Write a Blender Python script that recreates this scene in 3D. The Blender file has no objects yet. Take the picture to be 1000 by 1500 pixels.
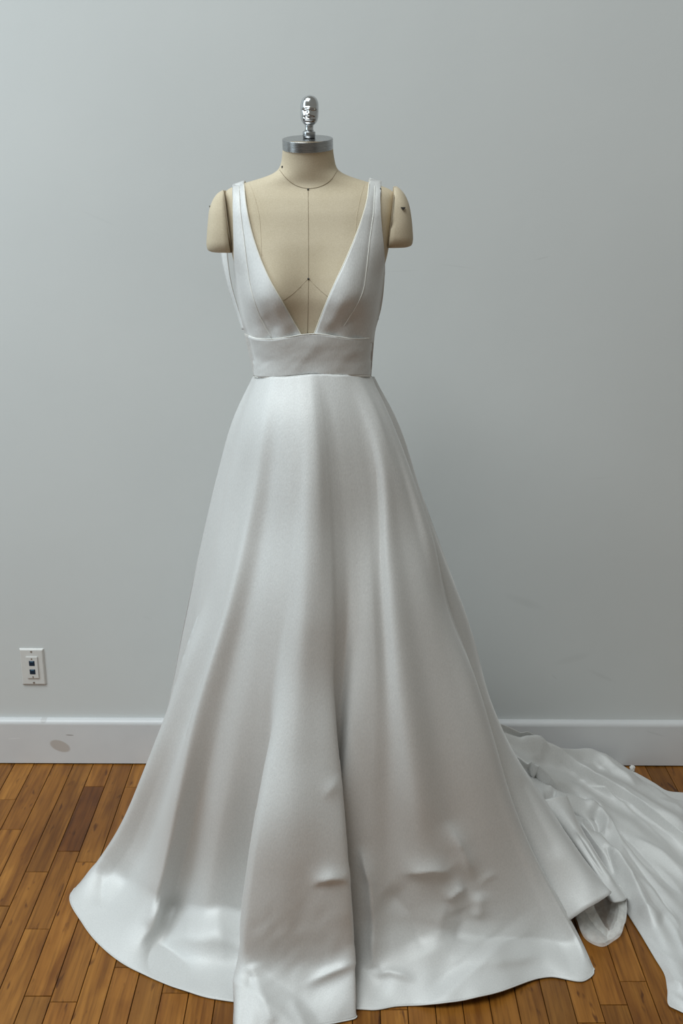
import bpy, bmesh, math, random
import numpy as np
from mathutils import Vector, Matrix, Euler

# ------------------------------------------------------------------ camera, light, exposure
scene = bpy.context.scene
F_PX, CAM_H, WALL_Y = 1585.0, 1.66, 2.78
TILT = math.atan(510.0 / F_PX)
cam_data = bpy.data.cameras.new('camera')
cam_data.sensor_fit = 'VERTICAL'
cam_data.sensor_height = 36.0
cam_data.lens = F_PX / 1500.0 * 36.0
cam_data.clip_start = 0.05
cam = bpy.data.objects.new('camera', cam_data)
CAM_ROT = Matrix.Rotation(math.pi / 2 - TILT, 4, 'X') @ Matrix.Rotation(math.radians(0.23), 4, 'Z')
cam.matrix_world = Matrix.Translation((0, 0, CAM_H)) @ CAM_ROT
scene.collection.objects.link(cam)
scene.camera = cam

scene.view_settings.view_transform = 'Standard'
scene.view_settings.look = 'None'
scene.view_settings.gamma = 1.0
scene.view_settings.use_curve_mapping = False
scene.view_settings.exposure = 0.0

world = bpy.data.worlds.new('room_ambient')
world.use_nodes = True
world.node_tree.nodes['Background'].inputs[0].default_value = (1.0, 1.0, 0.91, 1)
world.node_tree.nodes['Background'].inputs[1].default_value = 0.225
scene.world = world

def area_light(name, loc, target, sx, sy, power, col):
    d = bpy.data.lights.new(name, 'AREA')
    d.shape = 'RECTANGLE'; d.size = sx; d.size_y = sy; d.energy = power; d.color = col
    o = bpy.data.objects.new(name, d)
    o.location = loc
    o.rotation_euler = (Vector(target) - Vector(loc)).to_track_quat('-Z', 'Y').to_euler()
    scene.collection.objects.link(o)
    return o
area_light('window_daylight_side', (-2.6, 1.35, 2.35), (-0.3, 2.6, 1.6), 1.0, 2.3, 31, (0.74, 0.90, 1.0))
area_light('skylight_daylight', (-1.95, -0.25, 6.1), (0.0, 2.4, 0.6), 3.8, 2.8, 284, (0.90, 0.975, 1.0))

# ------------------------------------------------------------------ helpers
C = scene.collection
R3 = CAM_ROT.to_3x3()

def ray(px, py):
    return R3 @ Vector(((px - 500.0) / F_PX, (750.0 - py) / F_PX, -1.0))
def at_y(px, py, Y):
    d = ray(px, py); s = Y / d.y
    return np.array((d.x * s, Y, CAM_H + d.z * s))
def at_z(px, py, z):
    d = ray(px, py); s = (z - CAM_H) / d.z
    return np.array((d.x * s, d.y * s, z))
R3T = np.array(R3.transposed())
def to_px(pts):
    q = (np.asarray(pts) - np.array((0, 0, CAM_H))) @ R3T.T
    return 500 + F_PX * q[..., 0] / -q[..., 2], 750 - F_PX * q[..., 1] / -q[..., 2]

def link(o, parent=None):
    C.objects.link(o)
    if parent is not None:
        o.parent = parent
    return o
def empty(name, loc, label, cat):
    o = bpy.data.objects.new(name, None)
    o.location = loc; o.empty_display_size = 0.05
    o['label'] = label; o['category'] = cat
    return link(o)
def mesh_obj(name, verts, faces, m, parent=None, smooth=True):
    me = bpy.data.meshes.new(name)
    off = Vector((0, 0, 0))
    if parent is not None:
        p = parent
        while p is not None:
            off += Vector(p.location); p = p.parent
    v = np.asarray(verts, dtype=float) - np.array(off)
    me.from_pydata(v.tolist(), [], faces)
    me.materials.append(m)
    if smooth:
        me.shade_smooth()
    me.update()
    return link(bpy.data.objects.new(name, me), parent)
def grid_faces(nr, nc, close=False, flip=False):
    fs = []
    for i in range(nr - 1):
        for j in range(nc if close else nc - 1):
            a, b = i * nc + j, i * nc + (j + 1) % nc
            q = (a, b, b + nc, a + nc)
            fs.append(q[::-1] if flip else q)
    return fs
def grid_obj(name, G, m, parent=None, close=False, thick=0.0, flip=False):
    nr, nc = G.shape[:2]
    o = mesh_obj(name, G.reshape(-1, 3), grid_faces(nr, nc, close, flip), m, parent)
    if thick:
        s = o.modifiers.new('thickness', 'SOLIDIFY'); s.thickness = thick; s.offset = 0
    return o
def catmull(P, n):
    """resample rows of P (k,d) at n chord-length-even samples with a Catmull-Rom spline"""
    P = np.asarray(P, float)
    k = len(P)
    d = np.linalg.norm(np.diff(P, axis=0), axis=1); d[d < 1e-9] = 1e-9
    t = np.concatenate(([0], np.cumsum(d)))
    T = np.zeros_like(P)
    for i in range(k):
        if i == 0: T[i] = (P[1] - P[0]) / d[0]
        elif i == k - 1: T[i] = (P[-1] - P[-2]) / d[-1]
        else:
            a = (P[i] - P[i-1]) / d[i-1]; b = (P[i+1] - P[i]) / d[i]
            T[i] = (a * d[i] + b * d[i-1]) / (d[i] + d[i-1])
    s = np.linspace(0, t[-1], n)
    idx = np.clip(np.searchsorted(t, s, side='right') - 1, 0, k - 2)
    h = d[idx][:, None]; u = ((s - t[idx]) / d[idx])[:, None]
    return ((2*u**3 - 3*u**2 + 1) * P[idx] + (u**3 - 2*u**2 + u) * h * T[idx]
            + (-2*u**3 + 3*u**2) * P[idx+1] + (u**3 - u**2) * h * T[idx+1])
def across(rails, per):
    """rails (k,n,3) -> (n, (k-1)*per+1, 3), cubic across the rails, spacing taken row by row"""
    rails = np.asarray(rails); k = len(rails)
    out = []
    d = [np.maximum(1e-4, np.linalg.norm(rails[i+1] - rails[i], axis=1))[:, None] for i in range(k-1)]
    T = []
    for i in range(k):
        if i == 0: T.append((rails[1] - rails[0]) / d[0])
        elif i == k-1: T.append((rails[-1] - rails[-2]) / d[-1])
        else:
            a = (rails[i] - rails[i-1]) / d[i-1]; b = (rails[i+1] - rails[i]) / d[i]
            T.append((a * d[i] + b * d[i-1]) / (d[i] + d[i-1]))
    for i in range(k-1):
        for q in range(per + (1 if i == k-2 else 0)):
            u = q / per; h = d[i]
            out.append((2*u**3 - 3*u**2 + 1) * rails[i] + (u**3 - 2*u**2 + u) * h * T[i]
                       + (-2*u**3 + 3*u**2) * rails[i+1] + (u**3 - u**2) * h * T[i+1])
    return np.stack(out, axis=1)
def rail_y(kn, n, end_floor=None):
    pts = [at_y(*k) for k in kn]
    if end_floor: pts.append(at_z(end_floor[0], end_floor[1], 0.003))
    return catmull(pts, n)
def rail_z(kn, n):
    return catmull([at_z(*k) for k in kn], n)
def smooth_grid(G, it):
    for _ in range(it):
        H = G.copy()
        H[1:-1, 1:-1] = 0.5 * G[1:-1, 1:-1] + 0.125 * (G[:-2, 1:-1] + G[2:, 1:-1] + G[1:-1, :-2] + G[1:-1, 2:])
        G = H
    return G
def grid_normals(G):
    du = np.gradient(G, axis=1); dv = np.gradient(G, axis=0)
    n = np.cross(du, dv); n /= np.linalg.norm(n, axis=2, keepdims=True) + 1e-12
    view = np.array((0, 0, CAM_H)) - G
    s = np.sign((n * view).sum(axis=2, keepdims=True)); s[s == 0] = 1
    return n * s
def seg_dist(X, Y, line):
    """signed distance (positive on the right of the direction) and parameter along a polyline in px"""
    best = np.full(X.shape, 1e9); sg = np.zeros(X.shape); par = np.zeros(X.shape)
    L = [math.dist(line[i], line[i+1]) for i in range(len(line)-1)]; tot = sum(L); acc = 0
    for i in range(len(line)-1):
        (x0, y0), (x1, y1) = line[i], line[i+1]
        dx, dy = (x1-x0)/L[i], (y1-y0)/L[i]
        t = np.clip((X-x0)*dx + (Y-y0)*dy, 0, L[i])
        ex, ey = X-(x0+dx*t), Y-(y0+dy*t)
        d = np.hypot(ex, ey); side = dx*ey - dy*ex
        m = d < best
        best = np.where(m, d, best); sg = np.where(m, np.sign(side), sg); par = np.where(m, (acc+t)/tot, par)
        acc += L[i]
    return best * np.where(sg == 0, 1, sg), par
def fold(X, Y, line, amp, wl, wr, ends=0.25, sharp=1.4):
    """fold raised along a line: width wl on its left, wr on its right (in the fabric's own rest layout)"""
    d, p = seg_dist(X, Y, line)
    w = np.where(d < 0, wl, wr)
    prof = np.exp(-(np.abs(d) / w) ** sharp)
    tap = np.clip(np.minimum(p, 1-p) / ends, 0, 1); tap = tap*tap*(3-2*tap)
    if ends == 0: tap = 1
    return amp * prof * tap
def kink(X, Y, line, slope, cap, soft=6.0):
    d, p = seg_dist(X, Y, line)
    q = np.clip(d, 0, cap)
    q = np.where(q < soft, q*q/(2*soft), q - soft/2)
    return slope * q
def vnoise(x, y, seed=0):
    r = np.random.RandomState(seed); tab = r.rand(64, 64)
    xi, yi = np.floor(x).astype(int), np.floor(y).astype(int)
    u, v = x - xi, y - yi; u = u*u*(3-2*u); v = v*v*(3-2*v)
    g = lambda a, b: tab[a % 64, b % 64]
    return ((g(xi, yi)*(1-u) + g(xi+1, yi)*u)*(1-v) + (g(xi, yi+1)*(1-u) + g(xi+1, yi+1)*u)*v) - 0.5

def tube(name, path, r, m, parent, n=8, caps=True):
    path = np.asarray(path, float); k = len(path)
    V, rad = [], (r if hasattr(r, '__len__') else [r]*k)
    for i in range(k):
        t = Vector(path[min(i+1, k-1)] - path[max(i-1, 0)]).normalized()
        a = t.orthogonal().normalized() if i == 0 else (a - t * a.dot(t)).normalized()
        b = t.cross(a)
        for j in range(n):
            th = 2*math.pi*j/n
            V.append(path[i] + rad[i]*np.array(a*math.cos(th) + b*math.sin(th)))
    F = grid_faces(k, n, True)
    if caps:
        F += [tuple(range(n))[::-1], tuple((k-1)*n + j for j in range(n))]
    return mesh_obj(name, V, F, m, parent)
def box_bm(x0, x1, y0, y1, z0, z1, bev=0.0, seg=1):
    bm = bmesh.new()
    bmesh.ops.create_cube(bm, size=1)
    for v in bm.verts:
        v.co = Vector(((x0+x1)/2 + v.co.x*(x1-x0), (y0+y1)/2 + v.co.y*(y1-y0), (z0+z1)/2 + v.co.z*(z1-z0)))
    if bev:
        bmesh.ops.bevel(bm, geom=bm.edges[:], offset=bev, segments=seg, affect='EDGES', profile=0.5)
    return bm
def bm_obj(name, bm, m, parent=None, smooth=False):
    me = bpy.data.meshes.new(name)
    off = Vector((0, 0, 0)); p = parent
    while p is not None:
        off += Vector(p.location); p = p.parent
    for v in bm.verts: v.co -= off
    bm.to_mesh(me); bm.free()
    me.materials.append(m)
    if smooth: me.shade_smooth()
    return link(bpy.data.objects.new(name, me), parent)

# ------------------------------------------------------------------ materials
def new_mat(name):
    m = bpy.data.materials.new(name); m.use_nodes = True
    nt = m.node_tree
    return m, nt, nt.nodes['Principled BSDF'], nt.nodes.new, nt.links.new
def set_in(b, **k):
    for key, v in k.items():
        b.inputs[key.replace('_', ' ')].default_value = v
def ramp(N, stops):
    r = N('ShaderNodeValToRGB'); e = r.color_ramp.elements
    while len(e) < len(stops): e.new(0.5)
    for el, (p, c) in zip(e, stops):
        el.position = p; el.color = (*c, 1) if len(c) == 3 else c
    return r
def mix(N, L, a, b, f, mode='MIX'):
    x = N('ShaderNodeMix'); x.data_type = 'RGBA'; x.blend_type = mode
    for sock, val in ((x.inputs[0], f), (x.inputs[6], a), (x.inputs[7], b)):
        if hasattr(val, 'default_value') or hasattr(val, 'is_output'): L(val, sock)
        elif isinstance(val, (int, float)): sock.default_value = val
        else: sock.default_value = (*val, 1)
    return x.outputs[2]

def mat_plain(name, col, rough=0.5, metal=0.0, noise=0.06, scale=40, bump=0.0):
    m, nt, b, N, L = new_mat(name)
    tc = N('ShaderNodeTexCoord'); n = N('ShaderNodeTexNoise'); n.inputs['Scale'].default_value = scale
    n.inputs['Detail'].default_value = 4
    L(tc.outputs['Object'], n.inputs['Vector'])
    r = ramp(N, [(0.3, [c*(1-noise) for c in col]), (0.7, [min(1, c*(1+noise)) for c in col])])
    L(n.outputs['Fac'], r.inputs[0]); L(r.outputs[0], b.inputs['Base Color'])
    set_in(b, Roughness=rough, Metallic=metal)
    if bump:
        bp = N('ShaderNodeBump'); bp.inputs['Strength'].default_value = bump; bp.inputs['Distance'].default_value = 0.001
        L(n.outputs['Fac'], bp.inputs['Height']); L(bp.outputs[0], b.inputs['Normal'])
    return m

def mat_satin(name, col=(0.665, 0.663, 0.65), rough=0.60):
    m, nt, b, N, L = new_mat(name)
    tc = N('ShaderNodeTexCoord')
    mp = N('ShaderNodeMapping'); mp.inputs['Scale'].default_value = (420, 420, 170)
    L(tc.outputs['Object'], mp.inputs[0])
    n = N('ShaderNodeTexNoise'); n.inputs['Scale'].default_value = 1.0; n.inputs['Detail'].default_value = 3
    L(mp.outputs[0], n.inputs['Vector'])
    n2 = N('ShaderNodeTexNoise'); n2.inputs['Scale'].default_value = 14; n2.inputs['Detail'].default_value = 5
    L(tc.outputs['Object'], n2.inputs['Vector'])
    r = ramp(N, [(0.25, [c*0.92 for c in col]), (0.75, [min(1, c*1.05) for c in col])])
    L(n.outputs['Fac'], r.inputs[0]); L(r.outputs[0], b.inputs['Base Color'])
    rr = ramp(N, [(0.3, (rough-0.03,)*3), (0.7, (rough+0.04,)*3)])
    L(n2.outputs['Fac'], rr.inputs[0]); L(rr.outputs[0], b.inputs['Roughness'])
    bp = N('ShaderNodeBump'); bp.inputs['Strength'].default_value = 0.30; bp.inputs['Distance'].default_value = 0.0010
    L(n.outputs['Fac'], bp.inputs['Height'])
    bp2 = N('ShaderNodeBump'); bp2.inputs['Strength'].default_value = 0.12; bp2.inputs['Distance'].default_value = 0.004
    L(n2.outputs['Fac'], bp2.inputs['Height']); L(bp.outputs[0], bp2.inputs['Normal'])
    L(bp2.outputs[0], b.inputs['Normal'])
    set_in(b, Metallic=0.22, Specular_IOR_Level=0.45, Sheen_Weight=0.35, Sheen_Roughness=0.30)
    return m
SATIN = mat_satin('ivory_satin')
SEAM_W = mat_plain('satin_piping', (0.82, 0.81, 0.76), 0.5)
LINING = mat_plain('cream_lining', (0.74, 0.71, 0.62), 0.7)

def mat_linen():
    m, nt, b, N, L = new_mat('beige_linen')
    tc = N('ShaderNodeTexCoord')
    w1 = N('ShaderNodeTexNoise'); w1.inputs['Scale'].default_value = 1; w1.inputs['Detail'].default_value = 4
    mp = N('ShaderNodeMapping'); mp.inputs['Scale'].default_value = (420, 420, 900)
    L(tc.outputs['Object'], mp.inputs[0]); L(mp.outputs[0], w1.inputs['Vector'])
    w2 = N('ShaderNodeTexNoise'); w2.inputs['Scale'].default_value = 9; w2.inputs['Detail'].default_value = 4
    L(tc.outputs['Object'], w2.inputs['Vector'])
    r = ramp(N, [(0.3, (0.54, 0.46, 0.335)), (0.7, (0.64, 0.555, 0.42))])
    L(w1.outputs['Fac'], r.inputs[0])
    r2 = ramp(N, [(0.35, (0.92, 0.91, 0.88)), (0.65, (1, 1, 1))])
    L(w2.outputs['Fac'], r2.inputs[0])
    L(mix(N, L, r.outputs[0], r2.outputs[0], 1.0, 'MULTIPLY'), b.inputs['Base Color'])
    bp = N('ShaderNodeBump'); bp.inputs['Strength'].default_value = 0.25; bp.inputs['Distance'].default_value = 0.0006
    L(w1.outputs['Fac'], bp.inputs['Height']); L(bp.outputs[0], b.inputs['Normal'])
    set_in(b, Roughness=0.85, Specular_IOR_Level=0.2)
    return m
LINEN = mat_linen()
SEAM_D = mat_plain('seam_thread', (0.27, 0.215, 0.145), 0.9)
DARK = mat_plain('dark_pin', (0.03, 0.028, 0.025), 0.4)

def mat_metal():
    m, nt, b, N, L = new_mat('brushed_aluminium')
    tc = N('ShaderNodeTexCoord'); mp = N('ShaderNodeMapping'); mp.inputs['Scale'].default_value = (60, 60, 900)
    n = N('ShaderNodeTexNoise'); n.inputs['Scale'].default_value = 1; n.inputs['Detail'].default_value = 4
    L(tc.outputs['Object'], mp.inputs[0]); L(mp.outputs[0], n.inputs['Vector'])
    r = ramp(N, [(0.3, (0.34, 0.345, 0.35)), (0.7, (0.47, 0.475, 0.48))])
    L(n.outputs['Fac'], r.inputs[0]); L(r.outputs[0], b.inputs['Base Color'])
    rr = ramp(N, [(0.3, (0.22,)*3), (0.7, (0.32,)*3)])
    L(n.outputs['Fac'], rr.inputs[0]); L(rr.outputs[0], b.inputs['Roughness'])
    set_in(b, Metallic=1.0)
    return m
METAL = mat_metal()
CHROME = mat_plain('polished_cast_metal', (0.60, 0.61, 0.62), 0.2, 1.0, 0.04, 60)
STEEL = mat_plain('stand_steel', (0.08, 0.08, 0.085), 0.4, 0.8)

def mat_wall():
    m, nt, b, N, L = new_mat('painted_plaster')
    tc = N('ShaderNodeTexCoord')
    n1 = N('ShaderNodeTexNoise'); n1.inputs['Scale'].default_value = 1.3; n1.inputs['Detail'].default_value = 4
    n2 = N('ShaderNodeTexNoise'); n2.inputs['Scale'].default_value = 220; n2.inputs['Detail'].default_value = 3
    n3 = N('ShaderNodeTexNoise'); n3.inputs['Scale'].default_value = 6; n3.inputs['Detail'].default_value = 5
    for n in (n1, n2, n3): L(tc.outputs['Object'], n.inputs['Vector'])
    r = ramp(N, [(0.3, (0.575, 0.588, 0.58)), (0.7, (0.62, 0.63, 0.618))])
    L(n1.outputs['Fac'], r.inputs[0])
    col = r.outputs[0]
    sx = N('ShaderNodeSeparateXYZ'); L(tc.outputs['Object'], sx.inputs[0])
    # scuffs: soft short strokes with a shape of their own, each at its place on the wall
    for (px, py, lx, lz, ang, strength) in ((795, 378, .022, .0022, .25, .16), (668, 390, .05, .0022, -.12, .09),
                                            (590, 397, .05, .0018, .05, .08), (768, 882, .06, .012, -.35, .07),
                                            (838, 965, .05, .012, .3, .06), (880, 990, .045, .006, -.45, .08),
                                            (880, 700, .05, .004, .1, .05), (215, 905, .018, .006, -.4, .05),
                                            (812, 992, .012, .003, -.7, .10), (145, 320, .05, .003, -.4, .04)):
        c = at_y(px, py, WALL_Y)
        def lin(ax, az, k):
            a1 = N('ShaderNodeMath'); a1.operation = 'MULTIPLY_ADD'; a1.inputs[1].default_value = ax/k
            a1.inputs[2].default_value = -(ax*c[0] + az*c[2])/k
            L(sx.outputs[0], a1.inputs[0])
            a2 = N('ShaderNodeMath'); a2.operation = 'MULTIPLY_ADD'; a2.inputs[1].default_value = az/k
            L(sx.outputs[2], a2.inputs[0]); L(a1.outputs[0], a2.inputs[2])
            p = N('ShaderNodeMath'); p.operation = 'POWER'; p.inputs[1].default_value = 2
            ab = N('ShaderNodeMath'); ab.operation = 'ABSOLUTE'; L(a2.outputs[0], ab.inputs[0]); L(ab.outputs[0], p.inputs[0])
            return p.outputs[0]
        ca, sa = math.cos(ang), math.sin(ang)
        s = N('ShaderNodeMath'); s.operation = 'ADD'; L(lin(ca, sa, lx), s.inputs[0]); L(lin(-sa, ca, lz), s.inputs[1])
        s2 = N('ShaderNodeMath'); s2.operation = 'ADD'; L(s.outputs[0], s2.inputs[0])
        nn = N('ShaderNodeMath'); nn.operation = 'MULTIPLY'; nn.inputs[1].default_value = 1.6
        L(n3.outputs['Fac'], nn.inputs[0]); L(nn.outputs[0], s2.inputs[1])
        mr = N('ShaderNodeMapRange'); mr.inputs['From Min'].default_value = 0.6; mr.inputs['From Max'].default_value = 1.9
        mr.inputs['To Min'].default_value = strength; mr.inputs['To Max'].default_value = 0
        L(s2.outputs[0], mr.inputs['Value'])
        col = mix(N, L, col, (0.20, 0.20, 0.19), mr.outputs[0])
    L(col, b.inputs['Base Color'])
    bp = N('ShaderNodeBump'); bp.inputs['Strength'].default_value = 0.12; bp.inputs['Distance'].default_value = 0.001
    L(n2.outputs['Fac'], bp.inputs['Height'])
    bp2 = N('ShaderNodeBump'); bp2.inputs['Strength'].default_value = 0.08; bp2.inputs['Distance'].default_value = 0.01
    L(n3.outputs['Fac'], bp2.inputs['Height']); L(bp.outputs[0], bp2.inputs['Normal']); L(bp2.outputs[0], b.inputs['Normal'])
    set_in(b, Roughness=0.6, Specular_IOR_Level=0.25)
    return m
WALL = mat_wall()

def mat_baseboard():
    m, nt, b, N, L = new_mat('painted_baseboard')
    tc = N('ShaderNodeTexCoord'); sx = N('ShaderNodeSeparateXYZ'); L(tc.outputs['Object'], sx.inputs[0])
    n = N('ShaderNodeTexNoise'); n.inputs['Scale'].default_value = 7; n.inputs['Detail'].default_value = 5
    L(tc.outputs['Object'], n.inputs['Vector'])
    r = ramp(N, [(0.3, (0.60, 0.60, 0.605)), (0.7, (0.65, 0.65, 0.65))])
    L(n.outputs['Fac'], r.inputs[0])
    col = r.outputs[0]
    for (px, py, lx, lz, ang, s0, cc) in ((88, 1093, .031, .0175, -.42, .55, (.36, .29, .23)), (63, 1057, .009, .006, 0, .35, (.36, .33, .31)),
                                          (102, 1077, .012, .0016, -.05, .7, (.2, .17, .15)), (20, 1082, .02, .001, .06, .5, (.8, .8, .8)),
                                          (960, 1075, .03, .003, -.3, .12, (.3, .3, .28))):
        c = at_y(px, py, WALL_Y - 0.02)
        ca, sa = math.cos(ang), math.sin(ang)
        vm = N('ShaderNodeVectorMath'); vm.operation = 'SUBTRACT'; vm.inputs[1].default_value = (c[0], 0, c[2])
        L(tc.outputs['Object'], vm.inputs[0])
        ds = []
        for v in ((ca/lx, 0, sa/lx), (-sa/lz, 0, ca/lz)):
            d = N('ShaderNodeVectorMath'); d.operation = 'DOT_PRODUCT'; d.inputs[1].default_value = v
            L(vm.outputs[0], d.inputs[0])
            q = N('ShaderNodeMath'); q.operation = 'MULTIPLY'; L(d.outputs['Value'], q.inputs[0]); L(d.outputs['Value'], q.inputs[1])
            ds.append(q.outputs[0])
        s = N('ShaderNodeMath'); s.operation = 'ADD'; L(ds[0], s.inputs[0]); L(ds[1], s.inputs[1])
        mr = N('ShaderNodeMapRange'); mr.inputs['From Min'].default_value = 0.75; mr.inputs['From Max'].default_value = 1.1
        mr.inputs['To Min'].default_value = s0; mr.inputs['To Max'].default_value = 0
        L(s.outputs[0], mr.inputs['Value'])
        col = mix(N, L, col, cc, mr.outputs[0])
    L(col, b.inputs['Base Color'])
    set_in(b, Roughness=0.38, Specular_IOR_Level=0.4)
    return m
BASEB = mat_baseboard()

def mat_wood(name, per_plank=True):
    m, nt, b, N, L = new_mat(name)
    tc = N('ShaderNodeTexCoord'); oi = N('ShaderNodeObjectInfo')
    off = N('ShaderNodeVectorMath'); off.operation = 'SCALE'; off.inputs[0].default_value = (31, 17, 53)
    L(oi.outputs['Random'], off.inputs['Scale'])
    ad = N('ShaderNodeVectorMath'); ad.operation = 'ADD'
    L(tc.outputs['Object'], ad.inputs[0]); L(off.outputs[0], ad.inputs[1])
    def noise(sc, detail, dist=0.0):
        mp = N('ShaderNodeMapping'); mp.inputs['Scale'].default_value = sc
        L(ad.outputs[0], mp.inputs[0])
        n = N('ShaderNodeTexNoise'); n.inputs['Scale'].default_value = 1; n.inputs['Detail'].default_value = detail
        n.inputs['Distortion'].default_value = dist
        L(mp.outputs[0], n.inputs['Vector'])
        return n.outputs['Fac']
    g1 = noise((30, 2.2, 10), 5, 0.8); g2 = noise((160, 7, 40), 4, 0.3); g3 = noise((11, 5, 4), 4, 0.6); g4 = noise((60, 14, 8), 2, 0.4)
    r = ramp(N, [(0.28, (0.165, 0.056, 0.007)), (0.5, (0.275, 0.108, 0.016)), (0.74, (0.37, 0.155, 0.027))])
    L(g1, r.inputs[0])
    fine = ramp(N, [(0.32, (0.62, 0.58, 0.52)), (0.55, (1, 1, 1))]); L(g2, fine.inputs[0])
    col = mix(N, L, r.outputs[0], fine.outputs[0], 0.8, 'MULTIPLY')
    blot = ramp(N, [(0.32, (0.66, 0.58, 0.48)), (0.55, (1, 1, 1))]); L(g3, blot.inputs[0])
    col = mix(N, L, col, blot.outputs[0], 0.8, 'MULTIPLY')
    knot = ramp(N, [(0.27, (0.22, 0.13, 0.07)), (0.36, (1, 1, 1))]); L(g4, knot.inputs[0])
    col = mix(N, L, col, knot.outputs[0], 0.75, 'MULTIPLY')
    if per_plank:
        col = mix(N, L, col, oi.outputs['Color'], 1.0, 'MULTIPLY')
    L(col, b.inputs['Base Color'])
    rr = ramp(N, [(0.3, (0.30,)*3), (0.7, (0.46,)*3)]); L(g3, rr.inputs[0]); L(rr.outputs[0], b.inputs['Roughness'])
    bp = N('ShaderNodeBump'); bp.inputs['Strength'].default_value = 0.12; bp.inputs['Distance'].default_value = 0.001
    L(g2, bp.inputs['Height']); L(bp.outputs[0], b.inputs['Normal'])
    set_in(b, Specular_IOR_Level=0.4)
    return m
WOOD = mat_wood('varnished_maple')
GAP = mat_plain('dark_floor_gap', (0.045, 0.022, 0.010), 0.8)
PLASTIC = mat_plain('almond_plastic', (0.62, 0.61, 0.585), 0.35, 0, 0.02)
JACK = mat_plain('blue_jack', (0.005, 0.022, 0.045), 0.3)
SCREW = mat_plain('screw_metal', (0.45, 0.45, 0.45), 0.3, 0.9)
def mat_tulle():
    m, nt, b, N, L = new_mat('white_tulle')
    set_in(b, Roughness=0.8)
    b.inputs['Base Color'].default_value = (0.92, 0.92, 0.89, 1)
    tc = N('ShaderNodeTexCoord'); n = N('ShaderNodeTexNoise'); n.inputs['Scale'].default_value = 90
    L(tc.outputs['Object'], n.inputs['Vector'])
    mr = N('ShaderNodeMapRange'); mr.inputs['To Min'].default_value = 0.30; mr.inputs['To Max'].default_value = 0.42
    mr.inputs['From Min'].default_value = 0.3; mr.inputs['From Max'].default_value = 0.7
    L(n.outputs['Fac'], mr.inputs['Value'])
    L(mr.outputs[0], b.inputs['Alpha'])
    return m
TULLE = mat_tulle()

# ------------------------------------------------------------------ the room
def structure(o):
    o['kind'] = 'structure'; return o
structure(bm_obj('wall_back', box_bm(-4.0, 4.0, WALL_Y, WALL_Y + 0.12, 0.0, 3.0), WALL))
# baseboard with an eased top edge
prof = [(0.0, 0.004), (-0.0195, 0.004), (-0.0195, 0.128)]
for k in range(1, 7):
    a = k / 6 * math.pi / 2
    prof.append((-0.0195 + 0.0115*(1 - math.cos(a)), 0.128 + 0.0135*math.sin(a)))
prof += [(0.0, 0.1415)]
bm = bmesh.new()
rows = [[bm.verts.new((x, WALL_Y + y, z)) for (y, z) in prof] for x in (-4.0, 4.0)]
for i in range(len(prof) - 1):
    bm.faces.new((rows[0][i], rows[0][i+1], rows[1][i+1], rows[1][i]))
for e in bm.edges: e.smooth = True
bmesh.ops.recalc_face_normals(bm, faces=bm.faces[:])
bb = structure(bm_obj('baseboard_back', bm, BASEB, None, False))
for p in bb.data.polygons: p.use_smooth = p.center[2] > WALL_Y*0 + 0.128

floor = structure(bm_obj('floor', box_bm(-4.0, 4.0, -3.0, WALL_Y + 0.12, -0.03, -0.012), GAP))
rnd = random.Random(11)
PW, X0, GAPW = 0.05715, at_z(20, 1121, 0)[0], 0.0017
def fy(px, py): return float(at_z(px, py, 0)[1])
# butt joints seen in the photograph, by board column (0 = the board that meets the wall at the left edge)
joints = {0: [fy(10, 1171)], 2: [fy(5, 1327)], 3: [fy(50, 1277)], 4: [fy(145, 1152), fy(100, 1247), fy(48, 1361)],
          5: [fy(125, 1263), fy(48, 1459)], 6: [fy(195, 1153)], 8: [fy(185, 1417)], 10: [fy(247, 1455)],
          27: [fy(926, 1437.6)], 25: [fy(818, 1498)], 1: [fy(5, 1215)]}
plank_meshes = {}
def plank(x, ya, yb, tint):
    Lq = round(yb - ya, 3)
    w, g, c, h = PW/2 - GAPW/2, GAPW/2, 0.0007, 0.012
    bm = bmesh.new()
    pr = [(-w, -h), (-w, -c), (-w + c, 0), (w - c, 0), (w, -c), (w, -h)]
    a = [bm.verts.new((px, g if pz < 0 else g + c*0.6, pz)) for px, pz in pr]
    b = [bm.verts.new((px, Lq - (g if pz < 0 else g + c*0.6), pz)) for px, pz in pr]
    for i in range(5): bm.faces.new((a[i], b[i], b[i+1], a[i+1]))
    bm.faces.new(a); bm.faces.new(b[::-1])
    bmesh.ops.recalc_face_normals(bm, faces=bm.faces[:])
    me = bpy.data.meshes.new('plank'); bm.to_mesh(me); bm.free(); me.materials.append(WOOD)
    o = bpy.data.objects.new('plank', me); o.location = (x, ya, rnd.uniform(-0.0003, 0.0003)); o.color = (*tint, 1)
    link(o, floor)
for k in range(-9, 45):
    x = X0 + (k + 0.5) * PW
    ys = sorted(joints.get(k, []))
    lo, hi = 1.25, WALL_Y - 0.004
    if not ys: ys = [rnd.uniform(1.5, 2.6)]
    y = min(ys)
    while True:
        y -= rnd.uniform(0.38, 0.85)
        if y < lo + 0.12: break
        ys.append(y)
    y = max(ys)
    if k not in joints:
        while True:
            y += rnd.uniform(0.38, 0.85)
            if y > hi - 0.12: break
            ys.append(y)
    ys = [-1.1, rnd.uniform(-.1, .5), lo] + sorted(ys) + [hi]
    for ya, yb in zip(ys[:-1], ys[1:]):
        t = rnd.uniform(0.86, 1.16); wv = rnd.uniform(-0.05, 0.05)
        if rnd.random() < 0.10: t *= 0.72
        tint = (t, t*(1 + wv*0.5), t*(1 + wv))
        if k == 4 and abs(yb - fy(145, 1152)) < 0.01: tint = (0.50, 0.42, 0.40)
        plank(x, ya, yb, tint)

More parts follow.
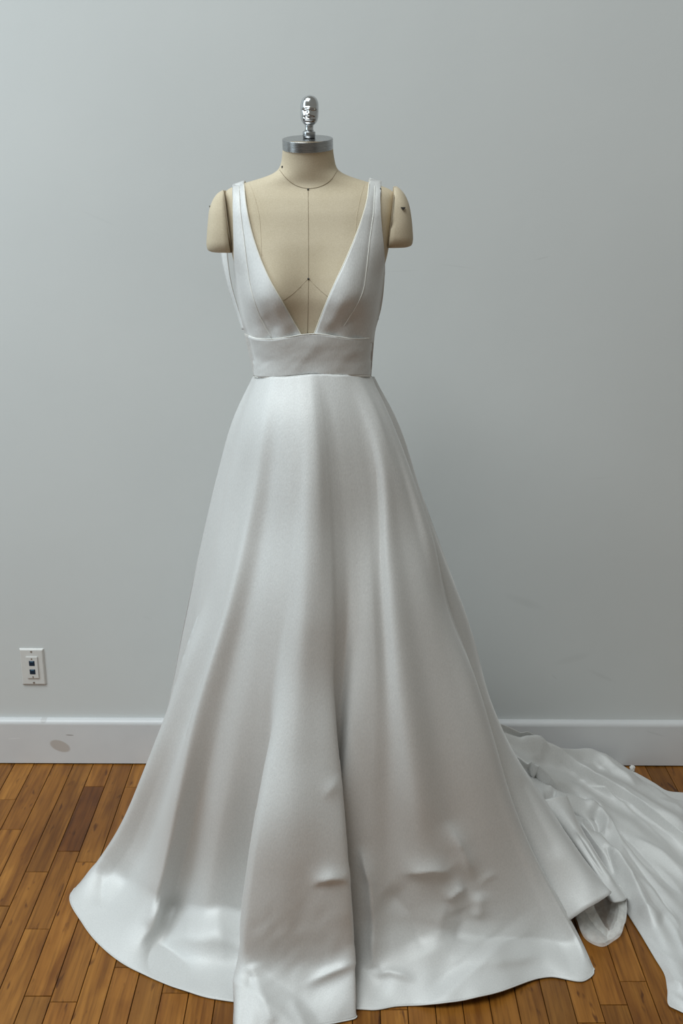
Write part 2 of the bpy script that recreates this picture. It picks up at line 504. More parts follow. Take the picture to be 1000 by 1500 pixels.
# ------------------------------------------------------------------ data wall plate
pc = at_y(48.5, 976, WALL_Y)
wp = empty('wall_plate', (pc[0], WALL_Y, pc[2] - 0.057), 'off-white wall plate with two blue data jacks above the baseboard', 'wall plate')
bm = box_bm(pc[0]-.035, pc[0]+.035, WALL_Y-.006, WALL_Y, pc[2]-.057, pc[2]+.057)
for v in bm.verts:
    if v.co.y < WALL_Y - .003:
        v.co.x += -.0045 if v.co.x > pc[0] else .0045
        v.co.z += -.0045 if v.co.z > pc[2] else .0045
bmesh.ops.bevel(bm, geom=bm.edges[:], offset=.0008, segments=2, affect='EDGES')
bm_obj('plate', bm, PLASTIC, wp)
ins = bm_obj('insert', box_bm(pc[0]-.0162, pc[0]+.0162, WALL_Y-.0095, WALL_Y-.004, pc[2]-.033, pc[2]+.033, .0008, 2), PLASTIC, wp)
for dz in (.0135, -.0125):
    j = bm_obj('jack', box_bm(pc[0]-.008, pc[0]+.008, WALL_Y-.0101, WALL_Y-.006, pc[2]+dz-.008, pc[2]+dz+.008, .0006), JACK, ins)
    bm_obj('jack_tab', box_bm(pc[0]-.0045, pc[0]+.0045, WALL_Y-.0106, WALL_Y-.009, pc[2]+dz+.0035, pc[2]+dz+.0058, .0003),
           mat_plain('jack_tab_blue', (0.03, 0.11, 0.19), 0.3), ins)
for dz, r, yy in ((.048, .0031, .0062), (-.048, .0031, .0062), (.0275, .0024, .0097), (-.0282, .0024, .0097)):
    bm = bmesh.new()
    bmesh.ops.create_cone(bm, cap_ends=True, segments=14, radius1=r, radius2=r*.7, depth=.0014,
                          matrix=Matrix.Translation((pc[0], WALL_Y - yy - .0005, pc[2] + dz)) @ Matrix.Rotation(math.pi/2, 4, 'X'))
    s = bm_obj('screw', bm, SCREW, wp)

# ------------------------------------------------------------------ dress form
YM = 2.20
# image row, left px, right px, front depth, back depth, centre y, squareness
LV = [(700, 352, 562, .100, .115, 2.205, 2.3), (620, 366, 550, .085, .100, 2.20, 2.3),
      (548, 374, 542, .076, .082, 2.20, 2.3), (520, 373, 542, .078, .083, 2.20, 2.3), (490, 365, 546, .086, .088, 2.20, 2.35),
      (460, 357, 552, .090, .094, 2.20, 2.4), (430, 351, 557, .091, .100, 2.20, 2.4), (400, 347, 560, .090, .103, 2.20, 2.5),
      (370, 340, 567.5, .086, .104, 2.20, 2.8), (355, 337.5, 570, .084, .103, 2.20, 2.8), (340, 335.5, 572, .081, .102, 2.202, 2.8), (310, 332, 575.5, .074, .096, 2.205, 2.7),
      (290, 329, 577.5, .066, .088, 2.21, 2.5), (281, 328.5, 577.5, .060, .080, 2.213, 2.4), (274, 339, 567, .056, .074, 2.215, 2.2),
      (267, 363, 541, .055, .068, 2.215, 2.1), (260, 387, 517, .055, .062, 2.212, 2.0), (254, 402, 501, .054, .058, 2.208, 2.0),
      (247, 409, 493, .052, .054, 2.203, 2.0), (236, 412.5, 490, .050, .050, 2.197, 2.0), (222, 413.5, 488, .049, .048, 2.19, 2.0),
      (208, 414.5, 487, .048, .047, 2.184, 2.0)]
TZ, TX0, TX1, TBF, TBB, TYC, TP = [], [], [], [], [], [], []
for (py, l, r, bf, bb_, yc, p) in LV:
    a, b_ = at_y(l, py, yc), at_y(r, py, yc)
    TZ.append((a[2]+b_[2])/2); TX0.append(a[0]); TX1.append(b_[0]); TBF.append(bf); TBB.append(bb_); TYC.append(yc); TP.append(p)
def tz_i(arr, z): return np.interp(z, TZ, arr)
BL, BRt = at_y(397, 432, 2.10), at_y(513, 430, 2.10)
def bust(x, z):
    s = 0
    for c in (BL, BRt):
        dz = z - c[2]
        sz = np.where(dz > 0, .075, .042)
        s = s + .031*np.exp(-((x-c[0])/.052)**2 - (dz/sz)**2)
    return s
def torso_front(x, z):
    x0, x1 = tz_i(TX0, z), tz_i(TX1, z)
    c, a = (x0+x1)/2, (x1-x0)/2
    s = np.clip(np.abs((x-c)/a), 0, 1); p = tz_i(TP, z)
    w = (1 - s**p)**(1/p)
    return tz_i(TYC, z) - tz_i(TBF, z)*w - bust(x, z)*np.clip(w*1.6, 0, 1)
def torso_back(x, z):
    x0, x1 = tz_i(TX0, z), tz_i(TX1, z)
    c, a = (x0+x1)/2, (x1-x0)/2
    s = np.clip(np.abs((x-c)/a), 0, 1); p = tz_i(TP, z)
    return tz_i(TYC, z) + tz_i(TBB, z)*(1 - s**p)**(1/p)
zs = np.concatenate((np.linspace(TZ[0], TZ[12], 90), np.linspace(TZ[12], TZ[-1], 60)[1:]))
# smooth the section tables so the loft has no kinks
_z = np.linspace(TZ[0], TZ[-1], 600)
def _sm(arr, w=9):
    v = np.interp(_z, TZ, arr); k = np.ones(w)/w
    vp = np.pad(v, w, mode='edge')
    for _ in range(2): vp = np.convolve(vp, k, mode='same')
    return vp[w:-w]
_arr = [_sm(a) for a in (TX0, TX1, TBF, TBB, TYC, TP)]
TX0, TX1, TBF, TBB, TYC, TP = _arr; TZ = _z
NTH = 96
G = np.zeros((len(zs), NTH, 3))
for j in range(NTH):
    th = 2*math.pi*j/NTH
    cx, sy = math.cos(th), math.sin(th)
    x0, x1 = tz_i(TX0, zs), tz_i(TX1, zs); p = tz_i(TP, zs)
    x = (x0+x1)/2 + (x1-x0)/2*np.sign(cx)*np.abs(cx)**(2/p)
    x = np.clip(x, x0 + 1e-5, x1 - 1e-5)
    G[:, j, 0] = x; G[:, j, 2] = zs
    G[:, j, 1] = torso_front(x, zs) if sy < 0 else torso_back(x, zs)
ctr = at_y(455, 548, YM)
form = empty('dress_form', (ctr[0], YM, 0), 'beige linen dress form with metal neck cap, wearing the gown', 'dress form')
body = grid_obj('torso', G, LINEN, form, close=True)

def on_torso(px, py, off=0.0):
    Y = 2.14
    for _ in range(40):
        p = at_y(px, py, Y)
        Y = 0.5*Y + 0.5*(float(torso_front(p[0], p[2])) - off)
    return at_y(px, py, Y)
def seam(pxs, r, m, parent, off=0.0002, n=24, name='seam'):
    P = catmull([(a, b, 0) for a, b in pxs], n)
    return tube(name, [on_torso(a, b, off) for a, b, _ in P], r, m, parent, 6)
seam([(451, 277), (451.5, 340), (451.5, 408), (451, 450), (450, 492)], .00045, SEAM_D, body)
seam([(409.5, 249), (418, 260), (433, 271.5), (451, 276), (468, 273.5), (484, 264), (494, 250)], .0006, SEAM_D, body)
seam([(451.5, 408), (440, 420), (428, 431), (415, 440)], .00035, SEAM_D, body)
seam([(451.5, 408), (462, 419), (474, 430), (488, 440)], .00035, SEAM_D, body)
seam([(366, 270), (374, 293), (380, 320), (382, 350), (383, 375)], .0004, LINEN, body)
seam([(534, 268), (527, 293), (522, 320), (520, 350)], .0004, LINEN, body)
for (px, py) in ((451, 277.5), (451.5, 408.5), (413.3, 244.5)):
    c = on_torso(px, py, .0006)
    bm = bmesh.new(); bmesh.ops.create_uvsphere(bm, u_segments=10, v_segments=6, radius=.0021, matrix=Matrix.Translation(c))
    bm_obj('pin', bm, DARK, body, True)

# neck cap: tilted disc, and the cast knob on it
neck_c = at_y(450.5, 211, 2.186)
cap_tilt = Matrix.Translation(neck_c) @ Matrix.Rotation(math.radians(-1.2), 4, 'Y') @ Matrix.Rotation(math.radians(9.5), 4, 'X')
def lathe(name, prof, m, parent, xf, n=64, deform=None):
    V, F = [], []
    for (r, z) in prof:
        for j in range(n):
            th = 2*math.pi*j/n
            v = [r*math.cos(th), r*math.sin(th), z]
            if deform: v = deform(v)
            V.append(np.array(xf @ Vector(v)))
    k = len(prof)
    F = grid_faces(k, n, True)
    F += [tuple(range(n))[::-1], tuple((k-1)*n + j for j in range(n))]
    o = mesh_obj(name, V, F, m, parent)
    return o
RC = .0485
o = lathe('neck_cap', [(RC-.003, -.0095), (RC-.0004, -.0094), (RC, -.0090), (RC, -.0086), (RC, 0), (RC, .0088), (RC, .0092), (RC-.0005, .0099), (RC-.0014, .0102), (RC-.002, .01025), (RC-.004, .0103), (.01, .0105)], METAL, form, cap_tilt)
cap = o
e = o.modifiers.new('edge', 'EDGE_SPLIT'); e.split_angle = math.radians(40)
knob_c = at_y(452.5, 197, 2.186)
kx = Matrix.Translation(knob_c) @ Matrix.Rotation(math.radians(1.5), 4, 'Y') @ Matrix.Rotation(math.radians(4), 4, 'X')
lathe('knob_collar', [(.0118, -.006), (.0122, .0045), (.0115, .0056), (.0088, .006), (.0086, .0085)], METAL, form, kx, 40)
pf = [(.0082, .004), (.0080, .010), (.0082, .0148)]
for k in range(0, 29):
    u = k/28
    z = .0150 + .0555*u
    e_ = (1 - abs(2*u-1)**3.4)**(1/2.0) if 0 < u < 1 else 0
    pf.append((max(.0174*e_, .0084 if u < .3 else .0006), z))
def face(v):
    x, y, z = v
    if z < .019 or y > 0: return v
    u = (z-.0150)/.0555
    fr = max(0, -y/.0172)**2
    g = lambda a, s: math.exp(-((u-a)/s)**2)
    d = 0
    d += .0016*g(.60, .035)*fr                                   # brow edge
    d -= .0034*g(.50, .06)*fr*min(1, abs(x)/.005)                # eye hollows
    d += .0022*g(.40, .09)*math.exp(-(x/.004)**2)                # nose
    d -= .0026*g(.30, .03)*fr*math.exp(-(x/.009)**2)             # under the nose
    d += .0012*g(.24, .025)*fr*math.exp(-(x/.007)**2)            # lip
    d -= .0020*g(.185, .028)*fr*math.exp(-(x/.008)**2)           # chin hollow
    return [x, y - d, z]
pf2 = []
for a, b_ in zip(pf[:-1], pf[1:]):
    for q in range(3): pf2.append((a[0] + (b_[0]-a[0])*q/3, a[1] + (b_[1]-a[1])*q/3))
pf2.append(pf[-1])
knob = lathe('knob', pf2, CHROME, form, kx, 72, face)

# arm caps
def arm(side, outline, plate, seam_px):
    """outline: (py, outer px, depth half, centre y); plate: px of the flat inner face by row"""
    rows = []
    for (py, po, hd, yc) in outline:
        pi = np.interp(py, [q[0] for q in plate], [q[1] for q in plate])
        A, B = at_y(po, py, yc), at_y(pi, py, yc)
        rows.append((A[0], B[0], hd, yc, A[2]))
    R = catmull(np.array(rows), 40)
    n = 48; V = []
    for (xo, xi, hd, yc, z) in R:
        for j in range(n):
            th = 2*math.pi*j/n; c, s = math.cos(th), math.sin(th)
            # outer half bulges, inner half is flat
            k = max(c, 0)**0.75
            xx = xi + (xo-xi)*k
            yy = yc + hd*np.sign(s)*abs(s)**0.8*(1 if c > 0 else 1)
            if c <= 0: yy = yc + hd*s; xx = xi
            V.append((xx, yy, z))
    F = grid_faces(len(R), n, True) + [tuple(range(n)), tuple((len(R)-1)*n + j for j in range(n))[::-1]]
    o = mesh_obj('arm_cap', V, F, LINEN, form)
    bm = bmesh.new(); bm.from_mesh(o.data); bmesh.ops.recalc_face_normals(bm, faces=bm.faces[:]); bm.to_mesh(o.data); bm.free()
    P = [at_y(a, b_, y) for a, b_, y in seam_px]
    tube('seam', catmull(P, 20), .0011, SEAM_D, o, 6)
    return o
aL = arm(-1, [(279, 325, .012, 2.21), (283, 319, .026, 2.21), (291, 313, .038, 2.21), (305, 307.5, .047, 2.208), (325, 305, .052, 2.205), (345, 303.5, .053, 2.203),
              (358, 303, .050, 2.202), (365, 304.5, .044, 2.202), (368, 309, .034, 2.202), (369, 318, .018, 2.202)],
         [(279, 329.5), (320, 335), (366, 340), (370, 340)], [(327.5, 279, 2.196), (330, 300, 2.160), (333, 325, 2.150), (336.5, 350, 2.153), (338.5, 366, 2.165)])
aR = arm(1, [(273, 581, .012, 2.21), (277, 586, .026, 2.21), (284, 592, .038, 2.21), (297, 598, .047, 2.208), (317, 602, .052, 2.205), (338, 604, .053, 2.203),
             (351, 604.5, .050, 2.202), (358, 603, .044, 2.202), (361, 598, .034, 2.202), (362.5, 588, .018, 2.202)],
         [(273, 576.5), (315, 572.5), (360, 567.5), (364, 567.5)], [(578, 274, 2.196), (576, 295, 2.160), (573.5, 320, 2.150), (571, 342, 2.153), (569, 360, 2.165)])
def notch(px, py, Y, w, parent):
    a, b_, c = at_y(px-w, py-1.5, Y), at_y(px+w, py-1.5, Y), at_y(px, py+3.2, Y)
    V = [a, b_, c] + [q + np.array((0, .006, 0)) for q in (a, b_, c)]
    mesh_obj('notch', V, [(0, 2, 1), (3, 4, 5), (0, 1, 4, 3), (1, 2, 5, 4), (2, 0, 3, 5)], DARK, parent, False)
notch(590.5, 305, 2.158, 3.8, aR); notch(307.3, 303, 2.192, 1.2, aL)

# stand under the skirt
cx = float(ctr[0])
tube('stand_pole', [(cx, YM, .03), (cx, YM, 1.10)], .016, STEEL, form, 20)
lathe('stand_base', [(.17, .003), (.17, .012), (.15, .022), (.04, .035), (.02, .06)], STEEL, form, Matrix.Translation((cx, YM, 0)), 40)

# ------------------------------------------------------------------ the gown
gown = empty('wedding_gown', (ctr[0], YM, 0), 'ivory satin wedding gown with deep V neck, full skirt and train', 'gown')

def cup(outer, inner, top_extra, name):
    n, mcols = 70, 30
    O = catmull([(a, b_, 0) for a, b_ in outer], n); I = catmull([(a, b_, 0) for a, b_ in inner], n)
    Gp = np.zeros((n, mcols, 3))
    for i in range(n):
        for j in range(mcols):
            u = (j/(mcols-1))
            u = u**1.5 if True else u
            q = O[i]*(1-u) + I[i]*u
            Gp[i, j] = on_torso(q[0], q[1], .0045)
    return Gp
cupL = cup([(341, 271), (341, 300), (342, 340), (343, 380), (344, 415), (348, 443), (353, 468), (358.5, 489), (361, 502)],
           [(357, 269), (359.5, 295), (366, 330), (378, 370), (395, 410), (415, 445), (432, 475), (441, 490.5), (448, 503)], None, 'cup')
cupR = cup([(557.5, 265), (557, 300), (558.5, 330), (561, 355), (563, 385), (562.5, 415), (558, 452), (549.5, 482), (546, 502)],
           [(541, 263), (538, 290), (530, 320), (517, 355), (504, 385), (490, 415), (473, 455), (460, 489), (454, 503)], None, 'cup')
for Gp, sm, sd in ((cupL, [(349.5, 273), (352, 310), (357, 350), (362, 390), (367, 422), (376, 452), (386, 475), (398, 496)], 1),
                   (cupR, [(549, 268), (547, 310), (541.5, 350), (536.5, 395), (531, 428), (523, 446), (512, 464), (500, 484)], 2)):
    Gs = smooth_grid(Gp, 4)
    X, Y = to_px(Gs)
    nrm = grid_normals(Gs)
    # gathers where the cup meets the band, shallow groove along the princess seam
    d = -fold(X, Y, sm, .0018, 3.0, 3.0, .05)
    low = np.clip((Y - 455)/40, 0, 1)
    d = d + .0022*low*np.sin(X/5.5 + sd*2)*np.exp(-((Y-492)/16)**2)
    if sd == 1:
        d += fold(X, Y, [(395, 440), (412, 468), (432, 488)], .003, 12, 8, .3) - fold(X, Y, [(384, 462), (410, 485)], .003, 9, 9, .3)
    else:
        d += fold(X, Y, [(505, 432), (492, 460), (472, 486)], .004, 10, 12, .3) - fold(X, Y, [(528, 452), (505, 478)], .003, 9, 9, .3)
    Gs = Gs + nrm * d[..., None]
    o = grid_obj('bodice_cup', Gs, SATIN, gown, thick=.0022)
    # princess seam and bound neckline edge lie on the cup
    P = catmull([(a, b_, 0) for a, b_ in sm], 40)
    tube('princess_seam', [on_torso(a, b_, .0050) for a, b_, _ in P], .0007, SEAM_W, o, 6)
    tube('neckline_edge', Gs[:, -1], .0013, LINING, o, 6)
# waistband
top = catmull([(a, b_, 0) for a, b_ in ((358, 489), (370, 494.5), (395, 497), (420, 494), (441, 490.5), (460, 489), (480, 491), (505, 495), (530, 496.5), (548, 494))], 60)
bot = catmull([(a, b_, 0) for a, b_ in ((371.5, 552), (385, 553), (415, 552), (440, 550), (460, 548.5), (485, 549), (515, 550.5), (543.5, 551))], 60)
Gw = np.zeros((22, 60, 3))
for i in range(22):
    for j in range(60):
        u = 0.5 - 0.5*math.cos(math.pi*j/59)
        k = u*59; a = int(min(k, 58)); fr = k - a
        t = top[a]*(1-fr) + top[a+1]*fr; bq = bot[a]*(1-fr) + bot[a+1]*fr
        q = t + (bq - t)*i/21
        Gw[i, j] = on_torso(q[0], q[1], .0085)
X, Y = to_px(Gw); nrm = grid_normals(Gw)
d = fold(X, Y, [(425, 548), (448, 520), (470, 500)], .0018, 10, 6) + fold(X, Y, [(488, 545), (505, 520), (530, 505)], .0016, 8, 8) \
    + .0010*vnoise(X/26, Y/14, 5) + .0008*vnoise(X/9 + Y/9, Y/9, 8)
band = grid_obj('waistband', Gw + nrm*d[..., None], SATIN, gown, thick=.002)
tube('band_seam', Gw[0] + np.array((0, -.0006, .0002)), .0010, SEAM_W, band, 6)
tube('band_seam', Gw[-1] + np.array((0, -.0006, 0)), .0010, SEAM_W, band, 6)
# low back of the bodice, wrapping from side to side
zb0, zb1 = at_y(458, 551, YM)[2], at_y(458, 440, YM)[2]
Gb = np.zeros((24, 50, 3))
for i in range(24):
    for j in range(50):
        s = -1 + 2*j/49
        z0 = zb0; z1 = zb1 - .03*(1-abs(s)**2)
        z = z0 + (z1-z0)*i/23
        xa, xb = tz_i(TX0, z), tz_i(TX1, z)
        x = (xa+xb)/2 + (xb-xa)/2*math.sin(s*math.pi/2)*1.012
        Gb[i, j] = (x, float(torso_back(np.clip(x, xa, xb), z)) + .005, z)
grid_obj('bodice_back', Gb, SATIN, gown, thick=.002)
# straps over the shoulders down to the back
def over_shoulder(px, py, zback):
    p = on_torso(px, py, 0); x = p[0]
    zt = max(z for z, a, b_ in zip(TZ, TX0, TX1) if a < x < b_)
    pts = [(x, float(torso_front(x, z)) - .0045, z) for z in np.linspace(p[2], zt, 7)[:-1]]
    pts.append((x, float(tz_i(TYC, zt)), zt + .0045))
    pts += [(x, float(torso_back(x, z)) + .0045, z) for z in np.linspace(zt, zback, 7)[1:]]
    return pts
def ribbon(name, A, B, m, n=60, thick=.0022):
    a, b_ = catmull(A, n), catmull(B, n)
    Gr = np.stack([a*(1-t) + b_*t for t in np.linspace(0, 1, 6)], axis=1)
    return grid_obj(name, Gr, m, gown, thick=thick)
YL = lambda L_: [at_y(*q) for q in L_]
ribbon('shoulder_strap', over_shoulder(341, 272, 1.60) + YL([(327, 310, 2.308), (323, 350, 2.315), (324, 372, 2.312), (333, 415, 2.295), (343, 447, 2.275), (355, 483, 2.245)]),
       over_shoulder(357, 270, 1.60) + YL([(337, 310, 2.30), (332, 350, 2.305), (333, 372, 2.302), (338.5, 415, 2.285), (347, 447, 2.265), (358, 483, 2.24)]), SATIN)
ribbon('shoulder_strap', over_shoulder(556.5, 266, 1.36),
       over_shoulder(541, 264, 1.36), SATIN)

# ---- skirt: fold lines from waist to hem, (px, py, distance), last point on the floor
NV = 300
SL = [
 ([(371,551,2.215),(345,605,2.225),(320,690,2.25),(295,795,2.28),(270,910,2.32),(246,1035,2.36),(230,1110,2.39)], (196,1215)),
 ([(373,551,2.20),(349,610,2.205),(328,700,2.225),(306,800,2.245),(288,900,2.265),(274,1000,2.285),(258,1065,2.295),(214,1190,2.32)], (172,1272)),
 ([(378,551,2.165),(358,612,2.145),(340,700,2.135),(323,800,2.13),(304,895,2.125),(277,959,2.13),(240,1061,2.145),(212,1131,2.155),(163,1237,2.18),(128,1281,2.195)], (104,1308)),
 ([(388,552,2.142),(374,616,2.105),(360,700,2.093),(343,800,2.088),(322,900,2.086),(297,1000,2.092),(268,1080,2.10),(233,1180,2.11),(199,1262,2.118),(152,1322,2.118)], (122,1354)),
 ([(397,552,2.130),(387,618,2.087),(376,700,2.064),(356,800,2.048),(331,900,2.036),(302,990,2.030),(286,1045,2.026),(262,1160,2.016),(249,1230,2.012),(233,1300,2.007),(212,1360,2.002)], (180,1411)),
 ([(408,552,2.122),(402,620,2.078),(396,700,2.055),(381,800,2.044),(360,900,2.036),(335,1000,2.032),(311,1100,2.029),(285,1200,2.026),(262,1290,2.022),(241,1360,2.012),(227,1388,1.992)], (226,1434)),
 ([(419,552,2.117),(414,620,2.072),(410,700,2.043),(401,800,2.027),(386,900,2.017),(366,1000,2.012),(346,1100,2.007),(325,1200,1.998),(309,1290,1.988),(298,1360,1.970),(296,1400,1.945)], (300,1460)),
 ([(430,551,2.113),(428,620,2.067),(426,700,2.033),(420,800,2.012),(408,900,2.000),(390,1000,1.998),(379,1100,2.000),(371,1200,1.998),(366,1290,1.99),(364,1360,1.972),(363,1400,1.948)], (363,1469)),
 ([(434,551,2.112),(434,620,2.065),(433,700,2.030),(428,800,2.006),(417,900,1.993),(401,1000,1.990),(396,1100,1.994),(396,1200,1.988),(396,1290,1.982),(396,1360,1.962),(396,1400,1.94)], (396,1471)),
 ([(439,550,2.111),(440,620,2.063),(440,700,2.027),(435,800,2.000),(425,900,1.985),(411,1000,1.968),(398,1080,1.938),(387,1130,1.914),(371,1220,1.870),(360,1290,1.856),(352,1365,1.849),(351,1420,1.843)], (350,1508)),
 ([(448,549,2.110),(451,620,2.061),(453,700,2.021),(450,800,1.991),(445,900,1.970),(436,1000,1.950),(426,1100,1.908),(418,1200,1.862),(413,1290,1.844),(410,1365,1.838),(411,1420,1.833)], (410,1508)),
 ([(456,548,2.110),(462,620,2.062),(466,700,2.023),(466,800,1.994),(465,900,1.975),(462,1000,1.957),(461,1100,1.916),(462,1200,1.872),(464,1290,1.853),(466,1365,1.846),(468,1420,1.840)], (468,1502)),
 ([(463,548,2.111),(472,620,2.068),(478,700,2.035),(482,800,2.008),(485,900,1.988),(487,1010,1.970),(492,1080,1.942),(500,1150,1.916),(505,1220,1.884),(513,1320,1.861),(519,1400,1.851)], (522,1489)),
]
SR = [
 ([(467,548,2.112),(478,620,2.073),(486,700,2.044),(491,800,2.021),(493,900,2.004),(488,1010,1.998),(485,1080,1.996),(485,1150,1.99),(486,1220,1.98),(488,1320,1.96),(488,1400,1.935)], (488,1476)),
 ([(472,548,2.113),(485,620,2.078),(496,700,2.052),(504,800,2.033),(507,900,2.018),(500,1010,2.014),(496,1080,2.008),(492,1150,2.0),(494,1220,1.988),(499,1320,1.963),(502,1400,1.938)], (503,1478)),
 ([(480,548,2.115),(497,620,2.083),(511,700,2.059),(519,800,2.038),(520,900,2.014),(515,1020,1.984),(507,1100,1.968),(500,1150,1.960),(508,1240,1.950),(516,1350,1.926),(523,1410,1.9)], (524,1478)),
 ([(491,549,2.117),(512,620,2.090),(530,700,2.067),(540,800,2.042),(546,900,2.010),(549,1000,1.984),(545,1100,1.965),(541,1200,1.950),(541,1300,1.930),(545,1380,1.905),(546,1430,1.873)], (548,1479)),
 ([(504,549,2.122),(528,610,2.102),(549,690,2.078),(555,800,2.047),(558,860,2.030),(563,950,2.005),(569,1050,1.979),(569,1150,1.965),(569,1250,1.950),(572,1330,1.930),(577,1400,1.9)], (580,1474)),
 ([(514,549,2.130),(541,610,2.104),(561,690,2.072),(567,800,2.038),(574,900,2.008),(584,1000,1.980),(598,1090,1.959),(612,1180,1.944),(622,1260,1.940),(631,1340,1.925),(641,1400,1.9)], (650,1472)),
 ([(522,549,2.138),(552,608,2.112),(574,690,2.082),(590,800,2.056),(607,900,2.034),(625,1000,2.014),(644,1100,1.994),(662,1200,1.976),(681,1290,1.956),(701,1370,1.931),(711,1410,1.907)], (720,1461)),
 ([(530,550,2.150),(553,598,2.128),(583,690,2.094),(608,790,2.075),(636,900,2.056),(662,1000,2.038),(690,1100,2.018),(720,1200,2.0),(752,1290,1.982),(781,1370,1.96),(795,1405,1.94)], (806,1431)),
 ([(537,550,2.168),(557,589,2.148),(592,688,2.116),(621,780,2.100),(648,889,2.085),(685,990,2.066),(714,1083,2.05),(742,1175,2.034),(771,1246,2.020),(814,1330,1.99),(845,1385,1.955)], (857,1436)),
 ([(541,550,2.182),(560,587,2.168),(600,688,2.140),(631,780,2.128),(656,889,2.116),(693,987,2.102),(721,1080,2.088),(749,1173,2.068),(777,1243,2.050),(823,1327,2.015),(853,1384,1.972)], (870,1424)),
 ([(544,551,2.2),(558,587,2.2),(594,688,2.19),(624,780,2.185),(648,889,2.18),(683,987,2.17),(710,1080,2.15),(737,1173,2.125),(764,1243,2.10),(808,1327,2.055),(838,1372,2.01)], (855,1405)),
]
def skirt_grid(defs, per):
    return across([rail_y(k, NV, e) for k, e in defs], per)
PER = 15
GL = smooth_grid(skirt_grid(SL + SR, PER), 9)
# the cloth hangs in a little above the floor before it breaks and spreads onto the boards
zq = GL[..., 2]
ri = np.arange(GL.shape[1])[None, :]/PER * np.ones((NV, 1))      # fold-line index of each column
sstep = lambda x: np.clip(x, 0, 1)**2*(3 - 2*np.clip(x, 0, 1))
amp = np.interp(ri, [0, 2, 2.6, 3.1, 4, 5, 6, 7.5, 8.6, 9.2, 12, 13, 14.5, 16, 17.5, 19, 20.5, 21.5, 23],
                [.01, .015, .045, .055, .030, .060, .045, .055, .05, .004, .004, .010, .010, .008, .012, .032, .040, .02, .015])
brk = np.interp(ri, [0, 2, 2.6, 3.1, 3.7, 4.3, 4.8, 5.05, 5.6, 6.3, 7, 9, 14, 16, 17, 18, 19, 20, 20.6, 23],
                [.02, .03, .014, .006, .045, .055, .015, .004, .03, .045, .022, .02, .02, .03, .045, .050, .030, .012, .004, .004])
tuck = amp*np.exp(-(np.maximum(zq - .14, 0)/.22)**2)*sstep((zq - brk)/np.interp(ri, [17, 18.5, 19.5], [.085, .065, .05]))
tuck = tuck + .015*np.exp(-((zq - 1.0)/.13)**2)*sstep((ri - 1)/1.2)*sstep((21.5 - ri)/1.2)
GL = np.array((0, 0, CAM_H)) + (GL - np.array((0, 0, CAM_H)))*(1 + tuck/GL[..., 1])[..., None]
X, Y = to_px(GL); nrm = grid_normals(GL)
panel = np.clip((ri - 8.7)/0.4, 0, 1)*np.clip((12.6 - ri)/0.4, 0, 1)          # only the overlapping front panel, from its folded edge to the slit
dL = .005*vnoise(X/55, Y/150, 7)*np.clip((Y - 600)/200, 0, 1)
dP = fold(X, Y, [(452, 1302), (468, 1289), (484, 1284), (500, 1286), (516, 1296)], .012, 11, 5, .5)
dP += fold(X, Y, [(436, 1448), (462, 1436), (490, 1422), (512, 1413), (530, 1410)], .015, 13, 7, .5)
dP += fold(X, Y, [(470, 1175), (488, 1150), (498, 1130)], .004, 9, 12, .5)
dP += kink(X, Y, [(345, 1358), (366, 1395), (395, 1424), (440, 1458), (490, 1512)], .00060, 40, 9)
dP += fold(X, Y, [(368, 1408), (380, 1450), (398, 1505)], .006, 10, 5, .1) - fold(X, Y, [(372, 1420), (362, 1470), (357, 1515)], .004, 7, 9, .15)
dP += fold(X, Y, [(425, 1462), (440, 1490), (450, 1520)], .004, 9, 9, .2)
dP += .0035*vnoise(X/34, Y/46, 3)*np.clip((Y-1240)/80, 0, 1) + .0022*vnoise(X/15 + Y/40, Y/20, 4)*np.clip((Y-1300)/60, 0, 1)
dL += panel*dP
side = np.clip((8.6 - ri)/0.4, 0, 1)
dS = -fold(X, Y, [(262, 1300), (240, 1362), (222, 1398)], .010, 9, 16, .3)
dS += fold(X, Y, [(200, 1388), (222, 1360), (238, 1310)], .006, 10, 7, .3)
dS += -fold(X, Y, [(150, 1262), (148, 1305), (147, 1332)], .008, 12, 14, .3)
dS += fold(X, Y, [(322, 1345), (324, 1380), (330, 1420)], .004, 14, 14, .3)
dS += .002*vnoise(X/25, Y/40, 6)*np.clip((Y-1330)/60, 0, 1)
dL += side*dS
d = fold(X, Y, [(585, 1284), (605, 1276), (630, 1272), (650, 1275), (662, 1290)], .016, 14, 8, .4, 1.15)
d += fold(X, Y, [(652, 1200), (672, 1240), (697, 1294)], .017, 12, 14, .4, 1.15)
d += fold(X, Y, [(650, 1322), (668, 1304), (684, 1300)], .014, 10, 8, .35, 1.1)
d += fold(X, Y, [(700, 1298), (712, 1284), (728, 1280)], .004, 6, 6, .3, 1.05)
d += fold(X, Y, [(752, 1345), (720, 1366), (690, 1390), (645, 1432)], .007, 16, 13, .4, 1.2)
d += kink(X, Y, [(540, 1500), (640, 1436), (690, 1390), (720, 1366), (756, 1342), (860, 1275)], .00085, 26, 8)*sstep((800 - X)/90)*sstep((X - 600)/60)
d += fold(X, Y, [(699, 1304), (700, 1330), (697, 1350)], .012, 12, 7, .35, 1.1)
d += fold(X, Y, [(655, 1318), (646, 1350), (643, 1385)], .004, 6, 9, .3, 1.05)
d += fold(X, Y, [(526, 1235), (541, 1290), (546, 1350), (546, 1420)], .016, 11, 6, .25, 1.05)
d += fold(X, Y, [(540, 1428), (570, 1425), (592, 1431), (612, 1440)], .009, 10, 6, .4, 1.2)
d -= fold(X, Y, [(560, 1300), (600, 1340), (625, 1400)], .015, 28, 26, .25, 1.2)
d -= fold(X, Y, [(670, 1330), (680, 1350), (668, 1380)], .009, 15, 12, .2, 1.05)
